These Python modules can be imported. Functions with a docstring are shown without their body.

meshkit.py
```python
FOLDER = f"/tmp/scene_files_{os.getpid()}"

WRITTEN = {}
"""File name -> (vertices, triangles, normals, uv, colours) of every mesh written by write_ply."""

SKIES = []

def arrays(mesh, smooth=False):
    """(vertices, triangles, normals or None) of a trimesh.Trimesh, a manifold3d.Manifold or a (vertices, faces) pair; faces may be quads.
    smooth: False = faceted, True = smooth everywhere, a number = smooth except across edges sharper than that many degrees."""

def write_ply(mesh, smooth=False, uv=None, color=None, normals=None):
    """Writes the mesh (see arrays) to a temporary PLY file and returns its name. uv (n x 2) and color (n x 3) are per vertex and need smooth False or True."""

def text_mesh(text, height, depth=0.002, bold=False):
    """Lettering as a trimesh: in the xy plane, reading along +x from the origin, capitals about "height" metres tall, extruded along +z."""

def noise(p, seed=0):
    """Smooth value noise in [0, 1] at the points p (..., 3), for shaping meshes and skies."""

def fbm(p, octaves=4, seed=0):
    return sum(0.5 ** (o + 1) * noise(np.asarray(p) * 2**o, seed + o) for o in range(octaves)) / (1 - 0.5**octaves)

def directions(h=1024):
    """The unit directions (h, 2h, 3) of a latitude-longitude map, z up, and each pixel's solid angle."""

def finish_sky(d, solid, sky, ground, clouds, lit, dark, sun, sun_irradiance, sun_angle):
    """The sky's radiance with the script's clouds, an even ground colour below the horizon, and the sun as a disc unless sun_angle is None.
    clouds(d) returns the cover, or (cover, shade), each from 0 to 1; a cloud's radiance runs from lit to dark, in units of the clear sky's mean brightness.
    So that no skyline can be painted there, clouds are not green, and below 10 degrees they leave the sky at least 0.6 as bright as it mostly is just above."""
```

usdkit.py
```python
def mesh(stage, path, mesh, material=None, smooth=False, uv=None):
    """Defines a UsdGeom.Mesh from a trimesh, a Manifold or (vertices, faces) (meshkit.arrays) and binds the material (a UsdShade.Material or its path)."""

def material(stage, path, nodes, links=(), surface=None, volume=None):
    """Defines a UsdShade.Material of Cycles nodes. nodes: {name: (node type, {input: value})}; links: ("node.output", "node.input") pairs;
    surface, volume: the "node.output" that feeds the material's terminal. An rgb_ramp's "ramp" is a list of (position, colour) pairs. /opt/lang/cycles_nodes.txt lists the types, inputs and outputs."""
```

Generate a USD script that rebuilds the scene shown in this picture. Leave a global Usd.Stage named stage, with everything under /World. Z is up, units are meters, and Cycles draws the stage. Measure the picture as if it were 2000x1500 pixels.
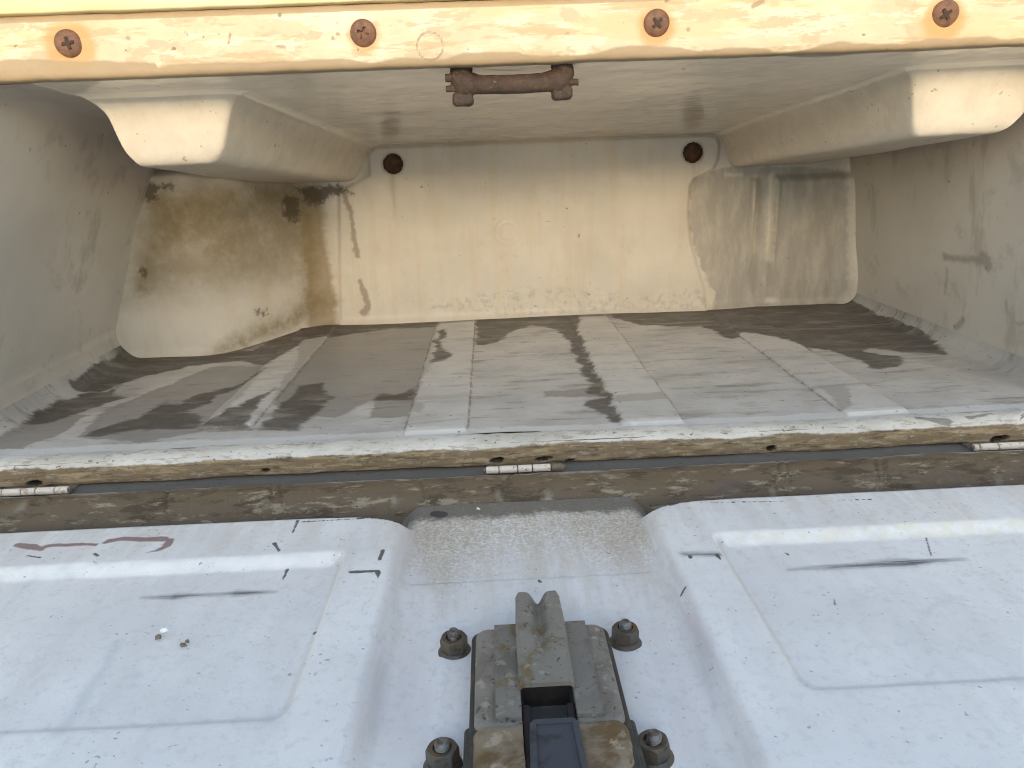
from scipy.interpolate import PchipInterpolator
import math, random, numpy as np, trimesh, manifold3d as m3, usdkit, meshkit
from pxr import Usd, UsdGeom, UsdLux, UsdShade, Sdf, Gf, Vt
random.seed(7); rng = np.random.default_rng(7)
stage = Usd.Stage.CreateInMemory()
UsdGeom.SetStageUpAxis(stage, 'Z'); UsdGeom.SetStageMetersPerUnit(stage, 1.0)
UsdGeom.Xform.Define(stage, '/World'); stage.SetDefaultPrim(stage.GetPrimAtPath('/World'))
UsdGeom.Scope.Define(stage, '/World/Looks')

# ------------------------------------------------------------------ camera, sky, sun
EYE = np.array([0, 0, .17])
def _rot():
    y = np.array([-50., -457, 1500]); y /= np.linalg.norm(y)
    a = np.array([1, -.0445, 0.]); x = a + [0, 0, -(a @ y) / y[2]]; x /= np.linalg.norm(x)
    return np.stack([x, y, np.cross(x, y)])
R = _rot()
cam = UsdGeom.Camera.Define(stage, '/World/camera')
M = np.eye(4); M[0, :3] = R[:, 0]; M[1, :3] = -R[:, 1]; M[2, :3] = -R[:, 2]; M[3, :3] = EYE
cam.AddTransformOp().Set(Gf.Matrix4d(M.tolist()))
cam.CreateHorizontalApertureAttr(36.0); cam.CreateVerticalApertureAttr(27.0); cam.CreateFocalLengthAttr(27.0)
cam.CreateFStopAttr(0.0); cam.CreateFocusDistanceAttr(.45); cam.CreateClippingRangeAttr((0.01, 1000))
EXPOSURE = 1.88
cam.CreateExposureAttr(EXPOSURE)
SUN_ELEV, SUN_AZ = math.radians(10.0), math.pi          # towards the sun: behind the camera (-y)
SKY_STRENGTH, SUN_INT = .15, .052
usdkit.material(stage, '/World/Looks/sky_look', {
    'sky': ('sky_texture', {'sky_type': 'single_scattering', 'sun_disc': False, 'sun_elevation': SUN_ELEV, 'sun_rotation': SUN_AZ, 'aerosol_density': 1.5}),
    'bg': ('background_shader', {'strength': SKY_STRENGTH})}, [('sky.color', 'bg.color')], surface='bg.background')
dome = UsdLux.DomeLight.Define(stage, '/World/sky')
UsdShade.MaterialBindingAPI.Apply(dome.GetPrim()).Bind(UsdShade.Material.Get(stage, '/World/Looks/sky_look'))
dome.GetPrim().SetCustomDataByKey('kind', 'structure')
sun = UsdLux.DistantLight.Define(stage, '/World/sun')
sun.CreateIntensityAttr(SUN_INT); sun.CreateAngleAttr(.4); sun.CreateNormalizeAttr(True); sun.CreateColorAttr(Gf.Vec3f(1, .86, .66))
sun.AddRotateXOp().Set(90 - math.degrees(SUN_ELEV))

# a pixel of the 2000 x 1500 photograph -> the point of a real plane it shows
def ray(px, py): return R @ np.array([px - 1000., py - 750., 1500.])
def onz(px, py, z=0.): d = ray(px, py); return EYE + d * (z - EYE[2]) / d[2]
def ony(px, py, y): d = ray(px, py); return EYE + d * (y / d[1])
def onx(px, py, x): d = ray(px, py); return EYE + d * (x / d[0])
def Z(pts, z=0.): return [tuple(onz(a, b, z)[:2]) for a, b in pts]
def Y(pts, y): return [tuple(ony(a, b, y)[[0, 2]]) for a, b in pts]
def X(pts, x): return [tuple(onx(a, b, x)[[1, 2]]) for a, b in pts]
def zoomed(ox, oy, s, pts): return [(ox + a * s, oy + b * s) for a, b in pts]

# ------------------------------------------------------------------ scene helpers
names = {}
def free(parent, name):
    k = (parent, name); n = names.get(k, 0); names[k] = n + 1
    return f'{parent}/{name}' if n == 0 else f'{parent}/{name}_{n:03d}'
def tag(p, **kw):
    for k, v in kw.items():
        if v: p.SetCustomDataByKey(k, v)
    return p
def thing(name, label, category, group=None, kind=None):
    x = UsdGeom.Xform.Define(stage, free('/World', name)).GetPrim()
    return tag(x, label=label, category=category, group=group, kind=kind)
def path_of(parent): return '/World' if parent is None else str(parent.GetPath())
def put(parent, name, V, F, mat, N=None, attrs=None, label=None):
    m = UsdGeom.Mesh.Define(stage, free(path_of(parent), name))
    m.CreatePointsAttr(Vt.Vec3fArray.FromNumpy(np.asarray(V, np.float32)))
    F = np.asarray(F, np.int32)
    m.CreateFaceVertexCountsAttr(Vt.IntArray.FromNumpy(np.full(len(F), F.shape[1], np.int32)))
    m.CreateFaceVertexIndicesAttr(Vt.IntArray.FromNumpy(F.ravel()))
    m.CreateSubdivisionSchemeAttr('none'); m.CreateDoubleSidedAttr(True)
    if N is not None:
        m.CreateNormalsAttr(Vt.Vec3fArray.FromNumpy(np.asarray(N, np.float32))); m.SetNormalsInterpolation('vertex')
    for k, a in (attrs or {}).items():
        UsdGeom.PrimvarsAPI(m).CreatePrimvar(k, Sdf.ValueTypeNames.FloatArray, 'vertex').Set(Vt.FloatArray.FromNumpy(np.asarray(a, np.float32)))
    UsdShade.MaterialBindingAPI.Apply(m.GetPrim()).Bind(mat)
    return tag(m.GetPrim(), label=label)
def solid(parent, name, mesh, mat, smooth=35, label=None):
    V, F, N = meshkit.arrays(mesh, smooth)
    return put(parent, name, V, F, mat, N, label=label)
def quads(nu, nv):
    i = np.arange(nu * nv).reshape(nu, nv)
    return np.stack([i[:-1, :-1], i[1:, :-1], i[1:, 1:], i[:-1, 1:]], -1).reshape(-1, 4)
def normals(V, F):
    N = np.zeros_like(V); n = np.cross(V[F[:, 2]] - V[F[:, 0]], V[F[:, 3]] - V[F[:, 1]])
    for k in range(4): np.add.at(N, F[:, k], n)
    return N / np.maximum(np.linalg.norm(N, axis=1, keepdims=True), 1e-20)
def subset(V, F, N, attrs, keep):
    F = F[keep]; used, inv = np.unique(F, return_inverse=True)
    return V[used], inv.reshape(F.shape), N[used], {k: a[used] for k, a in attrs.items()}
def sst(a, b, x): t = np.clip((x - a) / (b - a), 0, 1); return t * t * (3 - 2 * t)
def smin(a, b, k): h = np.clip(.5 + .5 * (b - a) / k, 0, 1); return b + (a - b) * h - k * h * (1 - h)
def fb(x, y, z, s, o=4, seed=0): return meshkit.fbm(np.stack(np.broadcast_arrays(x, y, z), -1) * s + 50, o, seed) - .5

# signed distances (positive inside) of plane points to polygons and strokes, in units of 'scale'
def sdf_poly(P, poly):
    A = np.asarray(poly, float); out = np.full(len(P), -1.0)
    lo, hi = A.min(0) - .02, A.max(0) + .02
    k = np.flatnonzero(((P > lo) & (P < hi)).all(1))
    if not len(k): return out
    p = P[k]; d2 = np.full(len(k), 1e9); ins = np.zeros(len(k), bool)
    for a, b in zip(A, np.roll(A, -1, 0)):
        e = b - a; w = p - a; t = np.clip((w @ e) / max(e @ e, 1e-18), 0, 1)
        d2 = np.minimum(d2, ((w - t[:, None] * e) ** 2).sum(1))
        c = (a[1] > p[:, 1]) != (b[1] > p[:, 1])
        with np.errstate(divide='ignore', invalid='ignore'):
            ins ^= c & (p[:, 0] < (b[0] - a[0]) * (p[:, 1] - a[1]) / (b[1] - a[1]) + a[0])
    out[k] = np.where(ins, 1, -1) * np.sqrt(d2)
    return out
def sdf_line(P, pts, r0, r1=None):
    A = np.asarray(pts, float); out = np.full(len(P), -1.0); r1 = r0 if r1 is None else r1
    lo, hi = A.min(0) - .03, A.max(0) + .03
    k = np.flatnonzero(((P > lo) & (P < hi)).all(1))
    if not len(k): return out
    p = P[k]; best = np.full(len(k), -1.0); n = len(A) - 1
    for i, (a, b) in enumerate(zip(A[:-1], A[1:])):
        e = b - a; w = p - a; t = np.clip((w @ e) / max(e @ e, 1e-18), 0, 1)
        best = np.maximum(best, r0 + (r1 - r0) * (i + t) / n - np.sqrt(((w - t[:, None] * e) ** 2).sum(1)))
    out[k] = best
    return out
def warp(P, a=.0045, s=70, z=None):
    z = np.zeros(len(P)) if z is None else z; f = lambda k, sc: fb(P[:, 0] * .55, P[:, 1], z, sc, 4, k)
    return P + np.stack([f(61, s) * a * 1.6 + f(62, s * 4) * a * .8, f(63, s) * a + f(64, s * 4) * a * .5], 1) * 1.6
def mask(P, polys=(), lines=(), scale=.006):
    m = np.full(len(P), -1.0)
    for q in polys: m = np.maximum(m, sdf_poly(P, q) / scale)
    for q in lines: m = np.maximum(m, sdf_line(P, *q) / scale)
    return np.clip(m, -1, 1)

# ------------------------------------------------------------------ materials
class Ref(str): pass
class G:
    def __init__(s): s.nodes, s.links = {}, []; s.pos = s.n('geometry', 'position')
    def n(s, kind, out, **kw):
        k = f'n{len(s.nodes)}'; vals = {}
        s.nodes[k] = (kind, vals)
        for a, v in kw.items():
            if isinstance(v, Ref): s.links.append((str(v), f'{k}.{a}'))
            else: vals[a] = v
        return Ref(f'{k}.{out}')
    def vec(s, scale): return s.n('mapping', 'vector', vector=s.pos, scale=scale)
    def noise(s, scale, detail=3, rough=.55, vec=None, dist=0.): return s.n('noise_texture', 'fac', vector=vec or s.pos, scale=scale, detail=detail, roughness=rough, distortion=dist)
    def st(s, x, a, b, lo=0., hi=1.): return s.n('map_range', 'result', range_type='smoothstep', value=x, from_min=a, from_max=b, to_min=lo, to_max=hi, clamp=True)
    def mix(s, f, a, b): return s.n('mix_color', 'result', fac=f, a=a, b=b)
    def mixf(s, f, a, b): return s.n('mix_float', 'result', fac=f, a=a, b=b)
    def m(s, t, a, b=0.): return s.n('math', 'value', math_type=t, value1=a, value2=b)
    def attr(s, name): return s.n('attribute', 'fac', attribute=name)
    def edge(s, name, nscale, amp, e=.12, vec=None, rough=.65):       # stain mask with a broken, crisp edge
        w = s.m('multiply', s.m('subtract', s.noise(nscale, 5, rough, vec), .5), amp)
        return s.st(s.m('add', s.attr(name), w), -e, e)
def paint(name, base, base2, layers, rough=.45, speck=None, bump=.15, bscale=400, mscale=18, spec=.5, streak=None):
    g = G()
    col = g.mix(g.st(g.noise(mscale, 5, .62), .35, .68), base, base2)
    if streak: 
        v, c, amt, lo, hi = streak
        col = g.mix(g.m('multiply', g.st(g.noise(1., 5, .65, g.vec(v)), lo, hi), amt), col, c)
    r = rough
    for fn, c, rr, amt in layers:
        f = g.m('multiply', fn(g), amt); col = g.mix(f, col, c)
        r = g.mixf(f, r, rr)
    if speck:
        sc, lo, c, amt = speck
        f = g.m('multiply', g.m('multiply', g.st(g.noise(sc, 1.5, .5), lo, lo + .035), g.st(g.noise(sc * .11, 3), .42, .58)), amt)
        col = g.mix(f, col, c)
    r = g.m('add', r, g.m('multiply', g.m('subtract', g.noise(90, 4), .5), .18))
    b = g.n('bump', 'normal', height=g.noise(bscale, 5, .6), strength=bump, distance=.0012)
    p = g.n('principled_bsdf', 'BSDF', base_color=col, roughness=r, normal=b, specular_ior_level=spec)
    return usdkit.material(stage, '/World/Looks/' + name, g.nodes, g.links, surface=str(p))
def grime(name, base, layers, rough=.6, metallic=0., bump=.4, bscale=500, spec=.5):
    g = G(); col = base
    for sc, lo, hi, c in layers:
        col = g.mix(g.st(g.noise(sc, 5, .62, dist=.4), lo, hi), col, c)
    b = g.n('bump', 'normal', height=g.noise(bscale, 5, .65), strength=bump, distance=.001)
    r = g.m('add', rough, g.m('multiply', g.m('subtract', g.noise(160, 3), .5), .3))
    p = g.n('principled_bsdf', 'BSDF', base_color=col, roughness=r, metallic=metallic, normal=b, specular_ior_level=spec)
    return usdkit.material(stage, '/World/Looks/' + name, g.nodes, g.links, surface=str(p))

CREAM, CREAM2, GREY, GREY2 = (.525, .49, .44), (.46, .43, .388), (.43, .41, .385), (.33, .315, .295)
WET, DAMP, BROWN, BLACK = (.060, .050, .040), (.16, .147, .132), (.115, .08, .04), (.03, .028, .028)
M_floor = paint('floor_paint', GREY, GREY2, [
    (lambda g: g.edge('damp', 90, 1.3, .22), DAMP, .35, .75),
    (lambda g: g.m('multiply', g.edge('wet', 150, 1.8, .42, vec=g.vec((.45, 1, 1))), g.st(g.noise(1., 5, .7, g.vec((40, 70, 60))), .25, .6, .78, 1.)), WET, .58, .9),
    (lambda g: g.st(g.noise(1., 6, .7, g.vec((14, 60, 20))), .52, .64), (.22, .20, .175), .45, .65),
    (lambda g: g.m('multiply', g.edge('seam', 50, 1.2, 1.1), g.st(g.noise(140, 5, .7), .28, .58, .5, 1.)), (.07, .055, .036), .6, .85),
    (lambda g: g.edge('joint', 140, 2.0, .35), (.12, .105, .09), .7, .7),
    (lambda g: g.st(g.noise(1., 5, .7, g.vec((22, 120, 60))), .56, .66), (.15, .135, .115), .5, .6),
    (lambda g: g.m('multiply', g.edge('band', 60, 1.4, .2), g.st(g.edge('wet', 120, .9, .12), 1., 0.)), (.49, .47, .445), .45, .3),
    (lambda g: g.edge('worn', 120, 1.3, .2), (.54, .53, .51), .4, .7)],
    rough=.45, speck=(260, .70, (.06, .05, .04), .8), spec=.22)
M_wall = paint('wall_paint', (.445, .40, .35), (.385, .345, .305), [
    (lambda g: g.st(g.noise(1., 6, .7, g.vec((30, 30, 9))), .54, .68), (.28, .24, .185), .5, .6),
    (lambda g: g.st(g.noise(26, 6, .7), .55, .66), (.31, .275, .23), .5, .6),
    (lambda g: g.edge('wet', 120, .9, .2), WET, .3, .9),
    (lambda g: g.edge('damp', 90, 1.2, .3), (.2, .185, .15), .5, .7)],
    rough=.4, speck=(150, .73, (.1, .085, .06), .7), mscale=9)
M_back = paint('back_paint', CREAM, CREAM2, [
    (lambda g: g.m('multiply', g.edge('dull', 70, 1.5, .3), g.st(g.noise(1., 5, .7, g.vec((75, 30, 22))), .30, .62, .5, 1.)), (.25, .235, .215), .5, .8),
    (lambda g: g.m('multiply', g.edge('film', 22, 1.2, 1.2), g.st(g.noise(60, 5, .7), .25, .6, .7, 1.)), (.215, .175, .115), .55, .9),  # olive grime film that also paints in the shade under the hump
    (lambda g: g.edge('rust', 60, .8, .5, vec=g.vec((1.5, 1, .3))), (.20, .14, .065), .6, .72),
    (lambda g: g.m('multiply', g.edge('brown', 60, 1.9, 1.0), g.st(g.noise(170, 5, .7), .3, .6, .55, 1.)), (.17, .125, .055), .7, .8),
    (lambda g: g.edge('drip', 260, .9, .5), (.2, .165, .125), .4, .75),
    (lambda g: g.edge('mold', 190, 3.0, .4), (.07, .047, .028), .8, .8),
    (lambda g: g.m('multiply', g.edge('smudge', 110, 1.2, .6), g.st(g.noise(150, 5, .7), .46, .64)), (.30, .29, .28), .6, .6),
    (lambda g: g.edge('pale', 140, 1.5, .4), (.56, .52, .45), .4, .6)],
    rough=.38, speck=(170, .74, (.12, .09, .06), .6), mscale=14, streak=((60, 30, 7), (.45, .37, .26), .35, .45, .65))
M_ceil = paint('ceiling_paint', (.78, .70, .585), (.72, .645, .54), [
    (lambda g: g.st(g.noise(1., 5, .68, g.vec((14, 110, 60))), .62, .74), (.50, .44, .35), .25, .3),
    (lambda g: g.edge('chip', 110, 1.6, .2, vec=g.vec((.5, 1, 1))), (.2, .175, .14), .5, .75),
    (lambda g: g.edge('pale', 110, 1.2, .2, vec=g.vec((.6, 1, 1))), (.62, .54, .4), .5, .85)],
    rough=.13, speck=(150, .72, (.12, .1, .07), .6), bump=.03, bscale=120, spec=.5)
M_hump = paint('hump_paint', (.55, .495, .42), (.49, .435, .365), [
    (lambda g: g.st(g.noise(1., 5, .7, g.vec((80, 60, 30))), .54, .66), (.50, .41, .32), .5, .5),
    (lambda g: g.edge('chip', 110, 1.6, .2), (.2, .175, .14), .5, .75)], rough=.42, speck=(260, .68, (.22, .18, .13), .7), bump=.3, bscale=220, mscale=60)
M_rim = paint('rim_paint', (.47, .395, .275), (.42, .345, .23), [
    (lambda g: g.st(g.noise(34, 6, .66, g.vec((.8, 1, 1.6))), .53, .555), (.38, .30, .20), .65, .8),
    (lambda g: g.st(g.noise(1., 6, .7, g.vec((26, 60, 120))), .53, .58), (.58, .50, .37), .5, .7),
    (lambda g: g.st(g.noise(1., 5, .6, g.vec((9, 30, 50))), .52, .58), (.47, .345, .19), .6, .6),
    (lambda g: g.st(g.noise(1., 5, .7, g.vec((16, 60, 130))), .56, .63), (.36, .25, .13), .6, .65),
    (lambda g: g.edge('rust', 130, .9, .6), (.46, .22, .07), .7, .75),
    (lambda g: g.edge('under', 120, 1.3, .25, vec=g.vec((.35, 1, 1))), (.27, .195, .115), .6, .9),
    (lambda g: g.edge('mark', 300, .8, .3), (.22, .16, .1), .6, .8)],
    rough=.5, speck=(210, .72, (.15, .1, .05), .8), mscale=28, bump=.3, bscale=160)
M_body = paint('body_paint', (.58, .50, .31), (.53, .445, .25), [
    (lambda g: g.st(g.noise(70, 4), .66, .7), (.3, .23, .1), .6, .8)], rough=.4)
M_lip = paint('lip_paint', (.58, .56, .52), (.46, .435, .39), [
    (lambda g: g.edge('dirt', 150, 1.1, .25, vec=g.vec((.5, 1, 1))), (.13, .084, .037), .75, .94),
    (lambda g: g.m('multiply', g.edge('dirt', 150, 1.1, .25), g.st(g.noise(1., 5, .7, g.vec((30, 200, 330))), .50, .60)), (.29, .215, .12), .7, .8),
    (lambda g: g.m('multiply', g.edge('dirt', 150, 1.1, .25), g.st(g.noise(1., 5, .7, g.vec((40, 260, 420))), .54, .63)), (.06, .038, .017), .7, .85),
    (lambda g: g.st(g.noise(1., 6, .75, g.vec((70, 200, 300))), .52, .63), (.30, .255, .19), .6, .75),
    (lambda g: g.edge('chip', 160, 1.2, .2), (.16, .15, .14), .6, .8),
    (lambda g: g.edge('pit', 500, .6, .2), (.025, .018, .012), .9, 1.)],
    rough=.36, speck=(330, .66, (.1, .075, .04), .8), bump=.6, bscale=350)
M_bead = paint('bead_paint', (.36, .315, .255), (.26, .225, .18), [
    (lambda g: g.edge('gap', 200, .6, .2), (.095, .09, .082), .6, .92),
    (lambda g: g.edge('dirt', 110, 1.6, .35, vec=g.vec((.45, 1, 1))), (.10, .066, .033), .7, .92),
    (lambda g: g.m('multiply', g.st(g.attr('gap'), 0., -.5), g.st(g.noise(1., 6, .72, g.vec((38, 120, 160))), .51, .61)), (.055, .036, .018), .75, .85),
    (lambda g: g.m('multiply', g.st(g.attr('gap'), 0., -.5), g.st(g.noise(1., 6, .72, g.vec((48, 160, 220))), .55, .65)), (.31, .255, .175), .65, .75),
    (lambda g: g.st(g.noise(1., 4, .7, g.vec((22, 60, 60))), .60, .68), (.10, .065, .06), .7, .7),
    (lambda g: g.edge('pale', 220, 1.6, .5), (.33, .30, .25), .6, .4),
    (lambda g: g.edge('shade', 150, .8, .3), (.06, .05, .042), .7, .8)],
    rough=.5, speck=(330, .68, (.05, .04, .025), .8), bump=.7, bscale=320, mscale=60)
M_lid = paint('lid_paint', (.70, .685, .68), (.62, .605, .605), [
    (lambda g: g.st(g.noise(240, 6, .75), .50, .64), (.52, .505, .50), .5, .5),
    (lambda g: g.m('multiply', g.edge('haze', 30, 1.4, 1.0), g.st(g.noise(1., 5, .7, g.vec((90, 14, 60))), .36, .62)), (.47, .42, .36), .5, .65),
    (lambda g: g.m('multiply', g.edge('dirty', 45, 1.0, .9), g.st(g.noise(650, 4, .75), .36, .60)), (.36, .295, .205), .6, .85),
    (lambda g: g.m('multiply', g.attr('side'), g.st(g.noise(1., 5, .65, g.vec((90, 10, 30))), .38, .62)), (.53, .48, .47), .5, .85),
    (lambda g: g.edge('grit', 210, 2.2, .5), (.10, .085, .065), .8, .85),
    (lambda g: g.edge('crease', 70, 2.0, .6), (.46, .40, .34), .6, .35),  # thin grime line, drawn in to stand for the recess edge's weak shading
    (lambda g: g.m('multiply', g.edge('lit_chalk', 120, 1.2, .4), g.st(g.noise(110, 5, .7), .34, .56, .4, 1.)), (.77, .75, .725), .6, .6),  # chalky paler paint, also standing in for light caught by the recess bevel
    (lambda g: g.m('multiply', g.edge('yellow', 110, 1.4, .4), g.st(g.noise(150, 5, .6), .40, .58)), (.68, .61, .49), .6, .6),
    (lambda g: g.edge('rust', 160, .7, .25), (.17, .09, .08), .6, .85),
    (lambda g: g.m('multiply', g.edge('scuff', 200, 1.6, .8, vec=g.vec((.22, 1.8, 1))), g.st(g.noise(1., 5, .75, g.vec((45, 800, 200))), .3, .55, .45, 1.)), (.06, .06, .075), .5, 1.),
    (lambda g: g.edge('black', 400, .9, .2), (.035, .033, .035), .7, .9),
    (lambda g: g.edge('drip', 150, .6, .6), (.50, .51, .53), .4, .7)],
    rough=.36, speck=(430, .70, (.16, .145, .14), .6), mscale=12, bump=.12, bscale=700, streak=((60, 7, 9), (.58, .56, .565), .55, .47, .70))
M_latch = grime('latch_metal', (.165, .155, .142), [(70, .45, .6, (.115, .107, .096)), (45, .54, .62, (.135, .11, .06)), (190, .57, .66, (.25, .225, .19)), (420, .60, .66, (.06, .05, .04))], .5, .25)
M_cover = grime('cover_metal', (.19, .172, .15), [(60, .45, .6, (.135, .12, .102)), (240, .57, .66, (.29, .25, .205)), (420, .60, .66, (.07, .055, .04))], .55, .15)
M_front = grime('front_metal', (.20, .155, .105), [(75, .42, .60, (.11, .066, .028)), (120, .56, .68, (.31, .255, .185)), (260, .62, .7, (.08, .055, .03))], .6, .1)
M_tongue = grime('tongue_metal', (.19, .18, .163), [(60, .50, .62, (.14, .125, .088)), (60, .56, .64, (.14, .098, .055)), (150, .57, .67, (.28, .26, .22)), (400, .60, .66, (.07, .058, .045))], .45, .3)
M_case = grime('case_metal', (.02, .019, .018), [(120, .5, .7, (.045, .038, .03))], .5)
M_lever = grime('lever_plastic', (.032, .026, .025), [(60, .45, .62, (.055, .038, .032))], .6, bump=.08, spec=.1)
M_leveredge = grime('lever_edge', (.055, .058, .068), [(90, .5, .65, (.035, .036, .04))], .5, bump=.1, spec=.15)
M_nut = grime('nut_metal', (.085, .075, .062), [(160, .48, .62, (.13, .085, .045)), (300, .58, .68, (.05, .045, .04))], .42, .55)
M_stud = grime('stud_metal', (.15, .145, .145), [(260, .45, .6, (.09, .075, .062))], .4, .7)
M_rust = grime('rusted_iron', (.05, .029, .02), [(130, .45, .62, (.032, .019, .014)), (300, .55, .66, (.085, .047, .028)), (420, .66, .72, (.22, .17, .13))], .65, .1, bump=.8)
M_screw = grime('screw_rust', (.145, .07, .04), [(230, .45, .6, (.10, .05, .032)), (420, .6, .7, (.2, .12, .08))], .6, .2)
M_socket = grime('screw_recess', (.035, .018, .012), [(300, .5, .7, (.06, .03, .02))], .8)
M_hole = grime('hole_rust', (.06, .028, .016), [(150, .45, .6, (.10, .045, .022))], .8)
M_dark = grime('dark_void', (.018, .015, .012), [(100, .5, .7, (.03, .024, .018))], .9)
M_hinge = grime('hinge_paint', (.64, .56, .47), [(170, .56, .64, (.45, .36, .26)), (420, .62, .68, (.1, .07, .05))], .4)
M_pin = grime('hinge_pin', (.16, .12, .09), [(300, .5, .6, (.09, .06, .045))], .6)
M_chip = grime('white_chip', (.8, .79, .76), [(500, .5, .7, (.7, .67, .6))], .6)
M_twig = grime('dry_debris', (.18, .14, .10), [(500, .5, .65, (.09, .065, .045))], .8)
M_ground = grime('ground_look', (.46, .40, .33), [(6, .4, .6, (.50, .44, .36)), (90, .5, .7, (.38, .33, .27))], .9)
M_shadewall = grime('shade_wall_white', (.74, .71, .65), [(5, .4, .65, (.66, .63, .57)), (40, .55, .7, (.78, .75, .7))], .9)  # kept pale so the added wall bounces fill light into the compartment

# ------------------------------------------------------------------ the compartment
BOX = thing('storage_compartment', 'grimy cream moulded storage compartment, open above its fold-down white lid', 'storage box')
XL = lambda z: -.352 + .37 * z
XR = lambda z: .381 - .09 * z
def round_poly(pts, radii, ds):
    pts = np.asarray(pts, float); out = [pts[0]]
    for i in range(1, len(pts) - 1):
        a, b, c = pts[i - 1:i + 2]; u = (a - b) / np.linalg.norm(a - b); v = (c - b) / np.linalg.norm(c - b)
        th = math.acos(u @ v); t = radii[i - 1] / math.tan(th / 2)
        p, q = b + u * t, b + v * t; cen = b + (u + v) / np.linalg.norm(u + v) * radii[i - 1] / math.sin(th / 2)
        for k in np.linspace(0, 1, 24):
            d = (p - cen) * (1 - k) + (q - cen) * k; out.append(cen + d / np.linalg.norm(d) * radii[i - 1])
    out.append(pts[-1]); out = np.array(out)
    s = np.r_[0, np.cumsum(np.linalg.norm(np.diff(out, axis=0), axis=1))]
    k = np.linspace(0, s[-1], int(s[-1] / ds) + 1)
    return np.stack([np.interp(k, s, out[:, j]) for j in (0, 1)], 1)

prof = round_poly([(-.2415, .2133), (XL(.2133), .2133), (XL(0), 0), (XR(0), 0), (XR(.2133), .2133), (.3505, .2133)], (.018, .022, .013, .008), .0014)
ys = np.arange(.4505, .825, .0014)
px_, py_ = np.meshgrid(np.arange(len(prof)), ys, indexing='ij')
Vx, Vz = prof[px_, 0], prof[px_, 1].copy()
low = Vz < .012
ZCY = .2133 - (py_ - .445) * .0985
Vz = np.where(Vz > .12, .12 + (Vz - .12) * (ZCY - .12) / (.2133 - .12), Vz)
bands = [(-.199, -.163), (-.060, -.0195), (.0775, .1185), (.2215, .2625)]
joint = np.full(Vx.shape, -1.0); dep = np.zeros(Vx.shape); band = np.full(Vx.shape, -1.)
for i, (a, b) in enumerate(bands):
    w = fb(Vx * 0, py_, 0, 40, 3, i) * .002
    a2, b2 = a + w, b + w * .7
    y0 = (.483, .4545, .4545, .4545)[i]
    inside = sst(a2, a2 + .0018, Vx) * (1 - sst(b2 - .0018, b2, Vx)) * sst(y0, y0 + .002, py_) * (1 - sst(.770, .790, py_))
    dep -= inside * .0019; band = np.maximum(band, inside * 2 - 1)
    for q in (a2, b2):
        joint = np.maximum(joint, np.where(py_ > y0, (.0005 - np.abs(Vx - q)) / .002, -1))
    if i == 0: joint = np.maximum(joint, np.where((Vx > a) & (Vx < b), (.0009 - np.abs(py_ - y0)) / .002, -1))
Vz -= dep * low
Vz += fb(Vx, py_, Vz, 9, 3) * .0025
Vx = Vx + fb(Vx, py_, Vz, 7, 3, 5) * .004 * sst(.02, .06, Vz) * (1 - sst(.15, .18, Vz))
V = np.stack([Vx, py_, Vz], -1).reshape(-1, 3); F = quads(len(prof), len(ys))[:, ::-1]; N = normals(V, F)
P = V[:, :2]
z7 = lambda pts: Z(zoomed(650, 600, .35, pts)); z6 = lambda pts: Z(zoomed(0, 600, .35, pts)); z8 = lambda pts: Z(zoomed(1300, 600, .35, pts))
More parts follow.
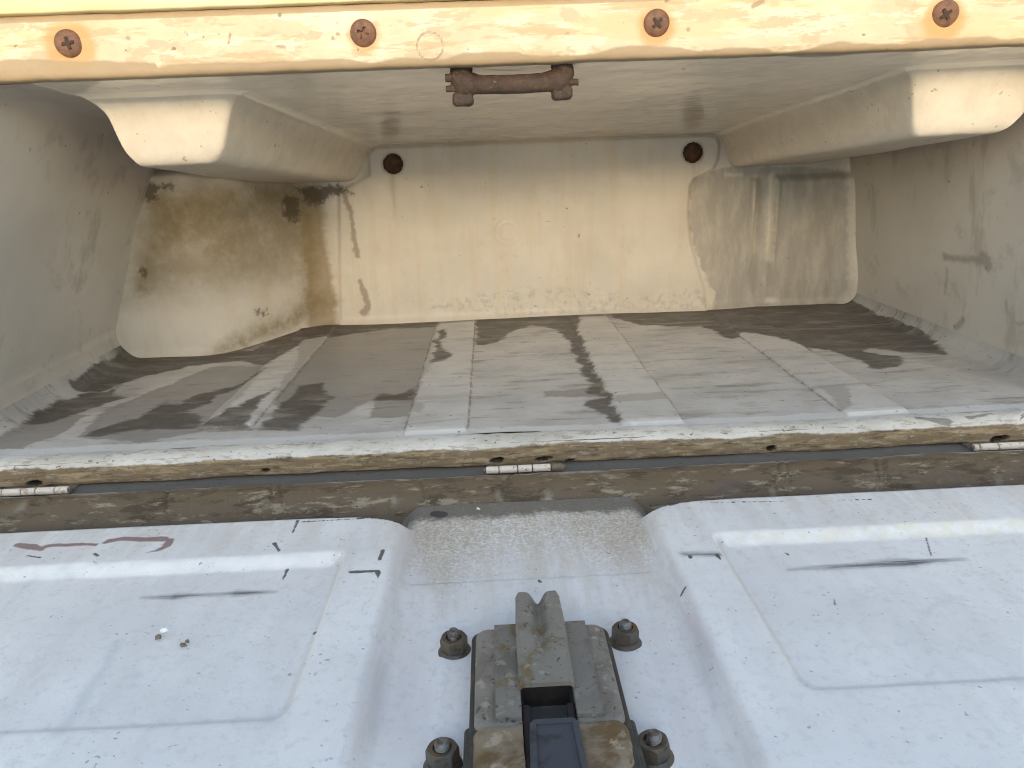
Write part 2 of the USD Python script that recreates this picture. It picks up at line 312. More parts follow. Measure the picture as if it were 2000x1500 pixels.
wet = [
    z8([(100, -20), (960, -20), (1060, -30), (1200, 60), (1300, 90), (1420, 140), (1480, 180), (1570, 235), (1550, 268), (1400, 255), (1310, 255), (1240, 235), (1120, 228), (1130, 250), (1300, 275), (1325, 310), (1290, 330), (1200, 340), (1140, 325), (1060, 285), (980, 262), (900, 235), (780, 225), (830, 265), (700, 205), (600, 175), (430, 155), (370, 180), (290, 145), (200, 108), (40, 108), (-150, 100), (-300, 55), (-330, -10)]),
    z7([(800, 30), (1380, 20), (1370, 130), (1420, 260), (1480, 390), (1540, 490), (1590, 570), (1650, 690), (1560, 650), (1520, 600), (1440, 565), (1385, 545), (1430, 520), (1500, 505), (1440, 480), (1420, 460), (1440, 430), (1400, 390), (1385, 320), (1330, 230), (1280, 150), (1200, 112), (1100, 105), (1010, 130), (930, 190), (830, 212), (790, 210), (800, 100)]),
    z7([(-150, 90), (600, 60), (580, 150), (640, 130), (600, 230), (680, 270), (600, 310), (540, 320), (560, 250), (590, 110), (300, 120), (100, 150), (-150, 190)]),
    z7([(240, 500), (280, 480), (350, 490), (450, 450), (480, 430), (440, 520), (240, 520)]),
    z6([(130, 660), (210, 600), (330, 540), (480, 470), (600, 470), (690, 430), (610, 490), (690, 510), (560, 545), (430, 590), (270, 650)]),
    z6([(480, 720), (520, 690), (640, 640), (760, 625), (880, 550), (930, 520), (1000, 545), (1100, 490), (1350, 420), (1480, 345), (1420, 400), (1250, 480), (1170, 540), (1040, 580), (1130, 640), (1060, 690), (900, 690), (740, 690), (600, 720)]),
    z6([(300, 480), (430, 380), (640, 230), (760, 280), (1100, 275), (1400, 240), (1560, 170), (1700, 100), (1900, 70), (1700, 200), (1500, 330), (1340, 300), (1050, 330), (840, 380), (690, 430), (560, 470)]),
    z6([(1460, 690), (1580, 540), (1650, 440), (1800, 420), (1860, 510), (1740, 620), (1670, 685)]),
    z6([(1110, 690), (1250, 580), (1330, 570), (1530, 460), (1420, 600), (1390, 690)])]
damp = [
    z7([(-150, 100), (590, 100), (545, 320), (470, 480), (430, 610), (200, 620), (230, 510), (0, 620), (-250, 600), (-330, 520), (-200, 300)]),
    z7([(450, 545), (520, 545), (500, 600), (430, 600)]), z7([(1560, 500), (1850, 488), (1860, 530), (1590, 540)]),
    z7([(1200, 470), (1530, 440), (1540, 495), (1200, 500)]), z8([(840, 450), (1000, 440), (1040, 560), (990, 590)]),
    z6([(430, 720), (600, 560), (1200, 330), (1500, 330), (1300, 560), (1100, 700), (800, 760)]),
    z6([(-100, 900), (0, 740), (150, 640), (300, 560), (500, 600), (300, 720), (100, 800)])]
lwt = [(Z([(0, 835), (60, 800), (160, 735), (240, 690)]), .004, .012)]
PW = warp(P, z=V[:, 2])
at_ = {'wet': mask(PW, wet, scale=.006), 'damp': mask(warp(P, .003, 45, V[:, 2]), damp, scale=.008), 'joint': np.clip(joint.ravel(), -1, 1), 'band': band.ravel(),
       'worn': np.clip((.462 + .006 * fb(P[:, 0], 0, 0, 18) - P[:, 1]) / .008, -1, 1)}
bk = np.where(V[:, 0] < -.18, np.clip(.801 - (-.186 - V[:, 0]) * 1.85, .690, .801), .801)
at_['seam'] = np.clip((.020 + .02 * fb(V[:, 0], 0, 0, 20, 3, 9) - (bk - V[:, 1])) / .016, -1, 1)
at_['wet'] = np.where(V[:, 0] > 0, at_['wet'] - 2 * sst(.002, .008, V[:, 2] + .004 * fb(V[:, 0], V[:, 1], V[:, 2], 60, 4, 77)), at_['wet'] - 2 * sst(.003, .013, V[:, 2] + .008 * fb(V[:, 0], V[:, 1], V[:, 2], 50, 4, 78))); at_['damp'] = at_['damp'] - 2 * sst(.006, .03, V[:, 2])
pw = V[:, 1:]
isl = V[:, 0] < 0
dw = np.full(len(V), -1.0)
kR = (~isl) & (V[:, 2] > .01); kL = isl & (V[:, 2] > .01)
dw[kR] = mask(pw[kR], [X([(1832, 496), (1870, 502), (1925, 500), (1928, 520), (1890, 514), (1834, 508)], .37)], [(X([(1845, 640), (1860, 625)], .37), .003), (X([(1948, 590), (1950, 612), (1960, 630), (1975, 634), (1990, 632)], .37), .0007), (X([(1838, 525), (1832, 560), (1828, 575)], .37), .0014), (X([(1912, 500), (1920, 520)], .37), .0045)], .008)
cfx = prof[:, 1]; left_end = np.flatnonzero((prof[:, 0] < 0) & (cfx > .012)).max(); right_beg = np.flatnonzero((prof[:, 0] > 0) & (cfx > .012)).min()
fi = np.arange(len(F)) // (len(ys) - 1)
for nm, keep, mat, at in (('side_wall', fi < left_end, M_wall, {'wet': at_['wet'], 'damp': dw}), ('floor', (fi >= left_end) & (fi < right_beg), M_floor, at_),
                          ('side_wall', fi >= right_beg, M_wall, {'wet': at_['wet'], 'damp': dw})):
    v, f, n, a = subset(V, F, N, at, keep); put(BOX, nm, v, f, mat, n, a)

# back wall: flat cream panel, bulge in the left rear corner, ribs on the right
xs, zs = np.arange(-.36, .3865, .00125), np.arange(-.006, .2, .00125)
gx, gz = np.meshgrid(xs, zs, indexing='ij')
ramp = (-.186 - gx) * 1.85
D = -smin(-(-smin(-ramp, np.zeros_like(gx), .02)), np.zeros_like(gx), .001)
D = np.maximum(smin(np.maximum(-smin(-ramp, np.zeros_like(gx), .024), 0), np.full_like(gx, .111), .045), 0)
ztop = .1665 - .020 * sst(-.27, -.17, gx)
D *= 1 - .55 * sst(-.008, .010, gz - ztop)
D += .0065 * sst(.2895, .296, gx) * sst(.0, .03, gz) * (1 - sst(.128, .136, gz))
D += .006 * np.exp(-((gx - .2705) / .0035) ** 2) * sst(.02, .06, gz) * (1 - sst(.129, .134, gz))
D += .003 * np.exp(-((gx - .2925) / .0030) ** 2) * sst(.0, .05, gz) * (1 - sst(.129, .134, gz))
D -= .0015 * np.exp(-((gx - .2805) / .004) ** 2) * (1 - sst(.131, .138, gz))
D += np.where(gx > .352, .016 * sst(.352, .384, gx) ** 1.5, 0)
pan = sdf_poly(np.stack([gx.ravel(), gz.ravel()], 1), [(-.165, -.03), (-.150, .135), (-.118, .150), (-.117, .170), (-.110, .1765), (.222, .1765), (.230, .174), (.2335, .167), (.2325, .152), (.228, .143), (.219, .138), (.209, .135), (.205, .128), (.204, .10), (.207, .075), (.214, .05), (.224, .02), (.228, -.03)]).reshape(gx.shape)
D += .0034 * sst(-.0022, .0022, pan)
D += .010 * sst(.0105, -.006, gz) ** 2
cx_, cz_ = ony(991, 450, .801)[[0, 2]]; rr = np.hypot(gx - cx_, gz - cz_)
D += .0007 * (np.exp(-((rr - .0135) / .0011) ** 2) + np.exp(-((rr - .0085) / .0011) ** 2))
yb = .801 - D + fb(gx, 0, gz, 8, 3, 3) * .004
holes = [ony(768, 320, .8)[[0, 2]], ony(1352, 298, .8)[[0, 2]]]; RH = .0102
gx2, gz2 = gx.copy(), gz.copy()
for h in holes:
    r = np.hypot(gx - h[0], gz - h[1]); k = np.abs(r - RH) < .0008
    gx2[k] = h[0] + (gx[k] - h[0]) / r[k] * RH; gz2[k] = h[1] + (gz[k] - h[1]) / r[k] * RH
V = np.stack([gx2, yb, gz2], -1).reshape(-1, 3); F = quads(len(xs), len(zs)); N = normals(V, F)
c = V[F].mean(1); keep = np.ones(len(F), bool)
for h in holes: keep &= np.hypot(c[:, 0] - h[0], c[:, 2] - h[1]) > RH * .97
P = V[:, [0, 2]]
B = .801; S = .70; P0 = P; PW = warp(P, .003, 80)
z4 = lambda pts, y: Y(zoomed(150, 300, .35, pts), y)
rim = np.maximum.reduce([(RH + .002 - np.hypot(P[:, 0] - h[0], P[:, 1] - h[1])) / .006 for h in holes])
attrs = {
    'dull': mask(PW, [Y([(1352, 348), (1346, 400), (1352, 455), (1358, 490), (1380, 545), (1398, 575), (1385, 612), (1652, 612), (1652, 500), (1660, 330), (1440, 322)], B)], scale=.006),
    'rust': np.maximum(mask(PW, [], [(Y([(612, 385), (617, 470), (626, 540), (632, 625)], B), .009, .014)], .008),
                       np.maximum(mask(P, [], [(Y([(768, 330), (772, 420)], B), .006, .001), (Y([(1352, 310), (1354, 345)], B), .005, .001)], .012) - .35, rim - .25)),
    'brown': mask(PW, [z4([(760, 560), (840, 420), (880, 280), (960, 200), (1060, 180), (1130, 240), (1140, 400), (1040, 420), (1010, 330), (930, 300), (860, 380), (860, 470), (800, 570)], S),
                      z4([(370, 540), (450, 510), (460, 590), (400, 760), (360, 740), (400, 640)], S), z4([(440, 250), (820, 230), (760, 460), (500, 500)], S)],
                  [(z4([(880, 1040), (1060, 990), (1200, 940), (1300, 880)], .74), .004, .012), (z4([(1270, 300), (1290, 640), (1280, 880)], .78), .006, .006)], .012),
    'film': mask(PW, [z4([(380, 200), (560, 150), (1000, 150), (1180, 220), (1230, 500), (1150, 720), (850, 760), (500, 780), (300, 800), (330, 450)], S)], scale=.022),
    'drip': mask(PW, [], [(Y([(672, 372), (683, 410), (693, 455), (700, 500)], B), .0022, .0026), (Y([(704, 548), (716, 580), (720, 600), (712, 608)], B), .002, .004)], .003),
    'mold': mask(PW, [Y([(585, 368), (600, 392), (615, 402), (640, 388), (665, 378), (690, 372), (660, 362)], B)], [(z4([(430, 190), (440, 230)], S), .006), (z4([(470, 190), (545, 175)], S), .002), (z4([(960, 925), (965, 930)], S), .0025), (z4([(400, 645), (405, 650)], S), .003), (z4([(1110, 300), (1115, 380)], .72), .006)], .007),
    'smudge': mask(P, [Y([(830, 600), (900, 575), (1050, 560), (1180, 565), (1250, 580), (1370, 560), (1385, 600), (1200, 606), (1000, 615)], B)],
                   [(Y([(790, 505), (820, 505)], B), .001), (Y([(970, 500), (1010, 498)], B), .001), (Y([(985, 528), (1035, 530)], B), .0012), (Y([(783, 533), (790, 534)], B), .0022), (Y([(765, 590), (890, 586)], B), .001), (Y([(1325, 484), (1348, 483)], B), .0012), (Y([(1215, 480), (1225, 490)], B), .002), (Y([(1055, 420), (1060, 425)], B), .002),
                    (z4([(850, 670), (930, 672), (1000, 660)], S), .0012)], .006),
    'pale': mask(P, [], [(Y([(1418, 341), (1447, 342)], B), .0014), (Y([(746, 363), (752, 368)], B), .0014), (Y([(1475, 345), (1472, 490)], B), .002, .002), (Y([(1507, 345), (1500, 505)], B), .003, .003), (Y([(1660, 330), (1655, 590)], B), .006, .007), (Y([(1500, 585), (1510, 586)], B), .003)], .006)}
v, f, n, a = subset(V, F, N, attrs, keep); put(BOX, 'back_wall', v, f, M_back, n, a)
for h in holes:
    y0 = .7985
    ring = m3.Manifold.revolve(m3.CrossSection([[(RH - .0008, 0), (RH + .0002, 0), (RH + .0002, .02), (RH - .0008, .02)]]), 48).rotate([-90, 0, 0]).translate([h[0], y0 + .0015, h[1]])
    p = solid(BOX, 'bolt_hole', ring, M_hole)
    plug = m3.Manifold.revolve(m3.CrossSection([[(0, 0), (.0092, 0), (.0092, .003), (.004, .0042), (0, .0042)]]), 32).rotate([90, 0, 0]).translate([h[0], y0 + .0095, h[1]])
    solid(p, 'bolt_head', plug, M_hole)

# ceiling with the two hanging humps
ycs = np.unique(np.r_[np.arange(.4445, .484, .00125), np.arange(.484, .518, .0005), np.arange(.518, .83, .00125)])
xs = np.unique(np.r_[np.arange(-.2422, -.204, .0005), np.arange(-.204, .326, .00125), np.arange(.326, .3515, .0006)])
gx, gy = np.meshgrid(xs, ycs, indexing='ij')
zc = .2133 - (gy - .445) * .0985
zb = .1660 - (gy - .5) * .078
sharp = lambda u: (lambda t: 1 - (1 - t) ** 2.5)(np.clip(.5 * (u + np.sqrt(u * u + .05)) - .02, 0, 1))
soft = lambda u: (lambda t: t * t * t * (t * (6 * t - 15) + 10))(np.clip(u, 0, 1))
lf = smin(sharp((gy - .492) / .018), sharp(((-.150 + (gy - .505) * .107) - gx) / .028), .25)
rf = smin(sharp((gy - .492) / .018), sharp((gx - (.260 - (gy - .505) * .080)) / .018), .25)
hs = np.maximum(np.minimum(lf, PchipInterpolator([-.30, -.242, -.236, -.2325, -.2285, -.225, -.2234, -.2217, -.219, -.2155, -.211, -.206, .5], [0, 0, .03, .08, .16, .29, .5, .70, .83, .94, .99, 1, 1])(gx)), np.minimum(rf, PchipInterpolator([-.5, .305, .312, .322, .330, .3355, .340, .343, .347, .3515, .4], [1, 1, .99, .96, .88, .72, .5, .3, .12, 0, 0])(gx)))
hs = np.clip((hs - .012) / .98, 0, 1)
zc = zc + (zb - zc) * hs
zc += fb(gx, gy, 0, 9, 3) * .0025 + fb(gx, gy, 0, 60, 3, 18) * .0006
V = np.stack([gx, gy, zc], -1).reshape(-1, 3); F = quads(len(xs), len(ycs))[:, ::-1]; N = normals(V, F)
P = V[:, :2]
pl = fb(P[:, 0], 0, 0, 60, 4, 2)
chip = np.clip((.4475 + .012 * np.maximum(fb(P[:, 0], 0, 0, 22, 3, 4), -.05) * 1.8 - P[:, 1]) / .005, -1, 1)
zc_at = lambda pts: [tuple((EYE + ray(a, b) * t)[:2]) for a, b in pts for t in [(.2133 - EYE[2] + .0438) / (ray(a, b)[2] + .0985 * ray(a, b)[1])]]
chip = np.maximum(chip, mask(P, [], [(zc_at([(1415, 112), (1500, 106)]), .0035, .0015), (zc_at([(1545, 106), (1580, 105)]), .0025), (zc_at([(1600, 103), (1650, 99)]), .0028),
                                     (zc_at([(1860, 144), (1825, 155)]), .0015), (zc_at([(1012, 140), (940, 142)]), .001)], .005))
cl = {'chip': chip, 'pale': mask(P, [], [(zc_at([(640, 128), (720, 134)]), .0015), (zc_at([(1340, 113), (1370, 110)]), .0015), (zc_at([(1680, 96), (1740, 92)]), .002), (zc_at([(810, 190), (830, 188)]), .001)], .004)}
hv = hs.ravel(); fh = hv[F].max(1) > .06
fx = V[F][:, :, 0].mean(1)
for nm, keep, lab in (('ceiling', ~fh, None), ('ceiling_hump', fh & (fx < 0), 'hump hanging from the ceiling at the left, with a curled left end'), ('ceiling_hump', fh & (fx > 0), 'longer hump hanging from the ceiling at the right')):
    v, f, n, a = subset(V, F, N, cl, keep); put(BOX, nm, v, f, M_ceil if nm == 'ceiling' else M_hump, n, a, label=lab)

# a profile (y, z) swept along x with a little unevenness
def sweep(profile, xs, wob=.0006, seed=0, s=30):
    p = np.asarray(profile, float)
    gx, k = np.meshgrid(xs, np.arange(len(p)), indexing='ij')
    gy = p[k, 0] + fb(gx, 0, 0, s, 4, seed) * wob * 1.5 + fb(gx, p[k, 0], p[k, 1], 130, 3, seed + 1) * wob
    gz = p[k, 1] + fb(gx, 0, 0, s, 4, seed + 2) * wob * 1.5 + fb(gx, p[k, 0], p[k, 1], 130, 3, seed + 3) * wob
    V = np.stack([gx, gy, gz], -1).reshape(-1, 3); F = quads(len(xs), len(p))
    return V, F
def resample(pts, ds):
    pts = np.asarray(pts, float); s = np.r_[0, np.cumsum(np.linalg.norm(np.diff(pts, axis=0), axis=1))]
    k = np.linspace(0, s[-1], int(s[-1] / ds) + 1); return np.stack([np.interp(k, s, pts[:, j]) for j in (0, 1)], 1)
def chaikin(pts, n=2):
    p = np.asarray(pts, float)
    for _ in range(n): p = np.vstack([p[:1], np.stack([.75 * p[:-1] + .25 * p[1:], .25 * p[:-1] + .75 * p[1:]], 1).reshape(-1, 2), p[-1:]])
    return p
# top rim, above the opening
YF = .4375
pr = resample(chaikin([(.448, .2131), (.443, .2128), (YF + .0005, .2140), (YF, .2180), (YF, .230), (YF - .0005, .2415), (YF + .002, .2442)], 3), .0011)
V, F = sweep(pr, np.arange(-.37, .39, .0012), .0007, 30); N = normals(V, F)
P = V[:, [0, 2]]
screws = [ony(a, b, YF)[[0, 2]] for a, b in ((135, 85), (710, 65), (1282, 45), (1845, 27))]
rust = np.full(len(P), -1.)
for i, s in enumerate(screws):
    e = np.hypot(P[:, 0] - s[0], (P[:, 1] - s[1] + .0024)); k = (.0132, .0080, .0096, .0112)[i]
    rust = np.maximum(rust, np.clip((k - e) / .005, -1, 1))
mark = mask(P, [], [(Y([(248, 74), (251, 75)], YF), .0009), (Y([(362, 62), (367, 70)], YF), .0006), (Y([(450, 65), (447, 85)], YF), .0007), (Y([(540, 91), (556, 92)], YF), .0008), (Y([(650, 74), (651, 75)], YF), .001), (Y([(660, 66), (661, 67)], YF), .001), (Y([(1344, 57), (1345, 58)], YF), .001), (Y([(1470, 12), (1490, 2)], YF), .0012)], .0015)
ring = np.abs(np.hypot(P[:, 0] - ony(840, 90, YF)[0], P[:, 1] - ony(840, 90, YF)[2]) - .0068)
mark = np.maximum(mark, np.clip((.0004 - ring) / .0009, -1, 1) + .15)
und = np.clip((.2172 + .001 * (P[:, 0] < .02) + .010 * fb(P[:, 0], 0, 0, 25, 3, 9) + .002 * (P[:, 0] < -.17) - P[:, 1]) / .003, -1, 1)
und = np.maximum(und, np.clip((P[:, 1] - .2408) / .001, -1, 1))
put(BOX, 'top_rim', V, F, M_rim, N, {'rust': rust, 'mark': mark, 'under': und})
# outer bodywork above and round the opening
pr = chaikin([(YF + .006, .2443), (YF - .0012, .2446), (YF - .0030, .2462), (YF - .0034, .26), (YF + .004, .33), (YF + .05, .345), (.86, .35)], 2)
V, F = sweep(pr, np.arange(-.46, .47, .004), .0005, 40); put(BOX, 'body_panel', V, F, M_body, normals(V, F))
def box(x0, x1, y0, y1, z0, z1): return trimesh.creation.box(bounds=[[x0, y0, z0], [x1, y1, z1]])
shell = trimesh.util.concatenate([box(-.46, -.375, .4405, .85, -.03, .243), box(.392, .47, .4405, .85, -.03, .243), box(-.46, .47, .835, .86, -.03, .34), box(-.375, .392, .452, .835, -.07, -.03), box(-.46, .47, .452, .86, -.62, -.071)])
solid(BOX, 'outer_shell', shell, M_body, False)

# front lip of the floor
pr = resample(chaikin([(.4525, -.0002), (.449, .0012), (.442, .0020), (.4360, .0012), (.4325, -.0015), (.4312, -.0050), (.4308, -.0118), (.4325, -.0132), (.4362, -.0135)], 3), .0006)
V, F = sweep(pr, np.arange(-.36, .375, .0009), .0014, 50); N = normals(V, F)
P = V[:, [0, 2]]; yl = .4312
pits = [(65, 945, .0052, .0018), (100, 952, .003, .0014), (520, 919, .0028, .0013), (970, 899, .0045, .0017), (1062, 897, .0058, .0015), (1115, 900, .0028, .0011), (1507, 877, .0027, .0019), (1950, 858, .0058, .0023)]
pit = np.full(len(P), -1.)
for a, b, rx, rz in pits:
    c = ony(a, b, yl); w = fb(P[:, 0], P[:, 1], a, 300, 3) * .8
    pit = np.maximum(pit, np.clip((1 - np.hypot((P[:, 0] - c[0]) / rx, (P[:, 1] - c[2] - (P[:, 0] - c[0]) * .12) / rz) + w) * 1.2, -1, 1))
V[:, 1] += .004 * sst(-.1, .35, pit) * (P[:, 1] < -.0015)
N = normals(V, F); keep = pit[F].mean(1) < .45
dirt = np.clip((-.0022 + .0028 * fb(P[:, 0], 0, 0, 35, 4, 3) + .001 * fb(P[:, 0], P[:, 1], 0, 300, 3, 3) - P[:, 1]) / .0024, -1, 1)
lipline = lambda pts, w: (Y(pts, .44), w)
chp = mask(P, [], [], .002); 
c3 = mask(V[:, :2], [], [(Z([(1790, 822), (1850, 825)]), .002, .003), (Z([(1500, 822), (1520, 820)]), .0012), (Z([(1890, 820), (1935, 812)]), .0015)], .003)
v, f, n, a = subset(V, F, N, {'dirt': dirt, 'pit': pit, 'chip': c3}, keep); put(BOX, 'front_lip', v, f, M_lip, n, a)
back = resample([(.4345, .0), (.4375, -.004), (.4378, -.014)], .002); V, F = sweep(back, np.arange(-.36, .375, .01), .0); put(BOX, 'lip_backing', V, F, M_dark, normals(V, F))

# screws in the rim
for i, s in enumerate(screws):
    r = .0068
    head = m3.Manifold.revolve(m3.CrossSection([[(0, -.002), (r * .96, -.002), (r, .0004), (r * .97, .0010), (r * .82, .0019), (r * .5, .0026), (0, .0028)]]), 40)
    cr = m3.Manifold.cube([.0062, .0015, .004], True) + m3.Manifold.cube([.0015, .0062, .004], True) + m3.Manifold.cylinder(.004, .0014, .0014, 12, True)
    cr = cr.rotate([0, 0, 20 + 31 * i]).translate([0, 0, .0027]); head = head - cr
    tilt = ((0, 14, -8), (6, 0, 20), (4, -6, 50), (10, -16, 10))[i]
    X0 = lambda mm: mm.rotate(list(tilt)).rotate([90, 0, 0]).translate([s[0], YF - .0002, s[1]])
    p = solid(BOX, 'screw', X0(head), M_screw, 40, label=('rusty screw at the left with an orange rust run below it', None, None, 'tilted rusty screw at the right end of the rim')[i])
    if i != 1: solid(p, 'cross_recess', X0(cr.scale([.93, .93, 1]).translate([0, 0, -.0012])), M_socket, False)

# rusted striker bar under the rim
def tube(pts, rs, n=20):
    pts = np.asarray(pts, float); rs = np.broadcast_to(rs, len(pts)); T = np.gradient(pts, axis=0); T /= np.linalg.norm(T, axis=1, keepdims=True)
    up = np.array([0, 1, .2]); A = np.cross(T, up); A /= np.linalg.norm(A, axis=1, keepdims=True); Bv = np.cross(T, A)
    th = np.linspace(0, 2 * math.pi, n, endpoint=False)
    V = (pts[:, None] + rs[:, None, None] * (A[:, None] * np.cos(th)[:, None] + Bv[:, None] * np.sin(th)[:, None])).reshape(-1, 3)
    F = [(i * n + j, i * n + (j + 1) % n, (i + 1) * n + (j + 1) % n, (i + 1) * n + j) for i in range(len(pts) - 1) for j in range(n)]
    k = len(V); V = np.vstack([V, pts[0], pts[-1]]); F = np.array([t for q in F for t in ((q[0], q[1], q[2]), (q[0], q[2], q[3]))] + [(k, (j + 1) % n, j) for j in range(n)] + [(k + 1, (len(pts) - 1) * n + j, (len(pts) - 1) * n + (j + 1) % n) for j in range(n)])
    return trimesh.Trimesh(V, F, process=False)
def roughen(m, amp, s, seed=0, sub=.0012):
    v, f = trimesh.remesh.subdivide_to_size(m.vertices, m.faces, sub); m = trimesh.Trimesh(v, f); m.merge_vertices()
    n = m.vertex_normals; m.vertices = m.vertices + n * (fb(*m.vertices.T, s, 4, seed) * amp * 2)[:, None]; return m
def tm(man): a = man.to_mesh(); return trimesh.Trimesh(a.vert_properties[:, :3], a.tri_verts, process=False)
ybar = .452
pa, pb = ony(905, 165, ybar), ony(1095, 158, ybar)
ST = tag(UsdGeom.Xform.Define(stage, free(path_of(BOX), 'striker_bar')).GetPrim(), label='rusted brown striker bar hanging under the top rim')
k = np.linspace(0, 1, 40)[:, None]
bar = pa * (1 - k) + pb * k; bar[:, 2] -= .0008 * np.sin(k[:, 0] * math.pi)
kk = np.abs(k[:, 0] * 2 - 1)
rad = .0050 + .0022 * sst(.72, .97, kk)
solid(ST, 'rod', roughen(tube(bar, rad, 24), .0004, 260), M_rust, 50)
for i, p in enumerate((pa, pb)):
    sg = (-1, 1)[i]; S3 = lambda r, x, y, z: m3.Manifold.sphere(r, 20).translate([p[0] + sg * x, p[1] + y, p[2] + z])
    leg = m3.Manifold.batch_hull([S3(.0066, -.001, 0, 0), S3(.0062, .0015, .001, .004)]) + m3.Manifold.batch_hull([S3(.0062, .0015, .001, .004), S3(.0058, .0, .002, .012)]) + m3.Manifold.batch_hull([S3(.0066, -.001, 0, 0), S3(.0030, -.009, 0, .002)])
    solid(ST, 'leg', roughen(tm(leg), .0008, 200, i), M_rust, 60)
    foot = m3.Manifold.batch_hull([S3(.0020, a * .0036 + .0006, b * .003 + .0005, -.0062 - .0014 * (1 - i) + c * .0016) for a in (-1, 1) for b in (-1, 1) for c in (-1, 1)])
    solid(ST, 'weld_tab', roughen(tm(foot), .0008, 300, i), M_rust, 50)
    for dz, dr in (((.0036, .0022), (-.002, .0018)) if i == 0 else ((-.001, .0019),)):
        st_ = tube([p + [sg * .004, -.001, dz], p + [sg * .0096, -.001, dz]], dr, 12); solid(ST, 'stud', roughen(st_, .0006, 400, i), M_rust, 50)

# ------------------------------------------------------------------ hinges
for i, (a, b, lab) in enumerate(((-.2985, -.2525, 'cream painted hinge barrel at the left end of the gap, dirt caked round it'), (-.0088, .0372, 'short cream painted hinge barrel in the gap midway between floor lip and lid'), (.283, .329, 'cream painted hinge barrel at the right end, under the largest hole in the lip'))):
    H = thing('hinge', lab, 'hinge')
    yh, zh, r = .4195, -.0108, .00215
    segs = ((0, .17, .41, .59, .83, 1.), (0, .17, .41, .60, .84, 1.), (0, .07, .32, .68, 1., 1.))[i]
    L = b - a
    for j in range(5):
        u, w = a + segs[j] * L + .0003, a + segs[j + 1] * L - .0003
        if w - u < .001: continue
        kn = m3.Manifold.revolve(m3.CrossSection([[(0, 0), (r * .85, 0), (r, .0004), (r, w - u - .0004), (r * .85, w - u), (0, w - u)]]), 24).rotate([0, 90, 0]).translate([u, yh, zh])
        solid(H, 'knuckle', kn, M_hinge if not (i == 1 and j == 4) else M_pin)
    solid(H, 'pin', tube([(a - .0012, yh, zh), (b + .0012, yh, zh)], .0013, 12), M_pin)
    solid(H, 'leaf', box(a + .001, b - .001, yh + .001, yh + .012, zh - .0030, zh - .0020), M_pin, False)

# ------------------------------------------------------------------ the lid, folded out flat towards the viewer
LID = thing('lid', 'white fold-down lid lying open with a bolted latch and two sunk panels', 'lid')
ZP, ZC, ZR = -.0035, -.0128, -.0072
xs, ys = np.arange(-.335, .36, .00105), np.arange(.12, .3795, .00105)
gx, gy = np.meshgrid(xs, ys, indexing='ij')
fy = (.36 - gy)                                    # distance from the rear edge
lt, rt = -.0505 - .006 * sst(.33, .36, gy), .0738 + .006 * sst(.33, .36, gy)    # inner pad edges
wside = .0085 + .004 * sst(.30, .36, gy)
chan = sst(lt - .002, lt + wside, gx) * (1 - sst(rt - wside, rt + .002, gx))
rear = sst(.3520, .3572, gy + .007 * np.exp(-np.minimum(np.abs(gx - lt), np.abs(gx - rt)) / .010))
z = ZP + (ZC - ZP) * np.maximum(chan, rear * 1.0)
z -= .010 * rear * (1 - chan)
z += chan * (.0012 * (1 - sst(.2985, .3025, gy)) - .0007 * np.exp(-((gy - .3005) / .0011) ** 2))           # step across the channel
pl = smin(smin((gx + .0285) / .004, (.0525 - gx) / .004, .6), (.2605 - gy) / .003, .9)
z += .0016 * np.clip(pl, 0, 1) ** 2 * (3 - 2 * np.clip(pl, 0, 1)) * chan
rec = np.full(gx.shape, -1.); crs = np.full(gx.shape, -1.)
rim_l = np.full(gx.shape, -1.)
for x0, x1 in ((-.40, -.0715), (.0950, .42)):
    e = smin(smin((gx - x0), (x1 - gx), .004), smin((gy - .2075) * 1.0, (.3175 - gy), .004), .006)
    rear_w = .0075; d = np.where((.3175 - gy) < np.minimum(gx - x0, x1 - gx) + 0, e / rear_w, e / .0030)
    z += (ZR - ZP) * sst(0, 1, d) * (.35 + .65 * sst(.2075, .3175, gy)); crs = np.maximum(crs, np.where((.3175 - gy) < np.minimum(gx - x0, x1 - gx) - .004, -1, 1 - np.abs(e - .0028) / .0011)); rim_l = np.maximum(rim_l, np.where((.3175 - gy) < np.minimum(gx - x0, x1 - gx), 1 - np.abs(d - .5) * 1.6, -1))
z += fb(gx, gy, 0, 10, 3, 12) * .0007 + fb(gx, gy, 0, 45, 3, 22) * .0004
z += np.clip(rim_l, 0, 1) * fb(gx, gy, 0, 150, 3, 13) * .0036
V = np.stack([gx, gy, z], -1).reshape(-1, 3); F = quads(len(xs), len(ys)); N = normals(V, F)
P = V[:, :2]; cv = chan.ravel()
lz = lambda pts, zz=-.0045: Z(pts, zz); lc = lambda pts: Z(pts, ZC)
l2 = lambda pts: lz(zoomed(0, 960, .4, pts)); l3 = lambda pts: lz(zoomed(1200, 900, .4, pts))
dist_r = .3795 - P[:, 1]
yel = np.clip(rim_l.ravel(), -1, 1); lit_chalk = yel - .05; yel = np.where(P[:, 0] > 0, yel - .5 + sst(.1, .25, P[:, 0]) * .6, yel - 1.2)
dots = [(l3([(a, 215 - (a - 400) * .02), (a + 4 + 10 * random.random(), 215 - (a - 400) * .02)]), .0004 + .0004 * random.random()) for a in list(range(420, 830, 26)) + list(range(1090, 1250, 30))]
dots += [(l2([(a, 150 - (a - 1600) * .06), (a + 4 + 8 * random.random(), 150 - (a - 1600) * .06)]), .0004 + .0004 * random.random()) for a in range(1480, 1830, 24)]
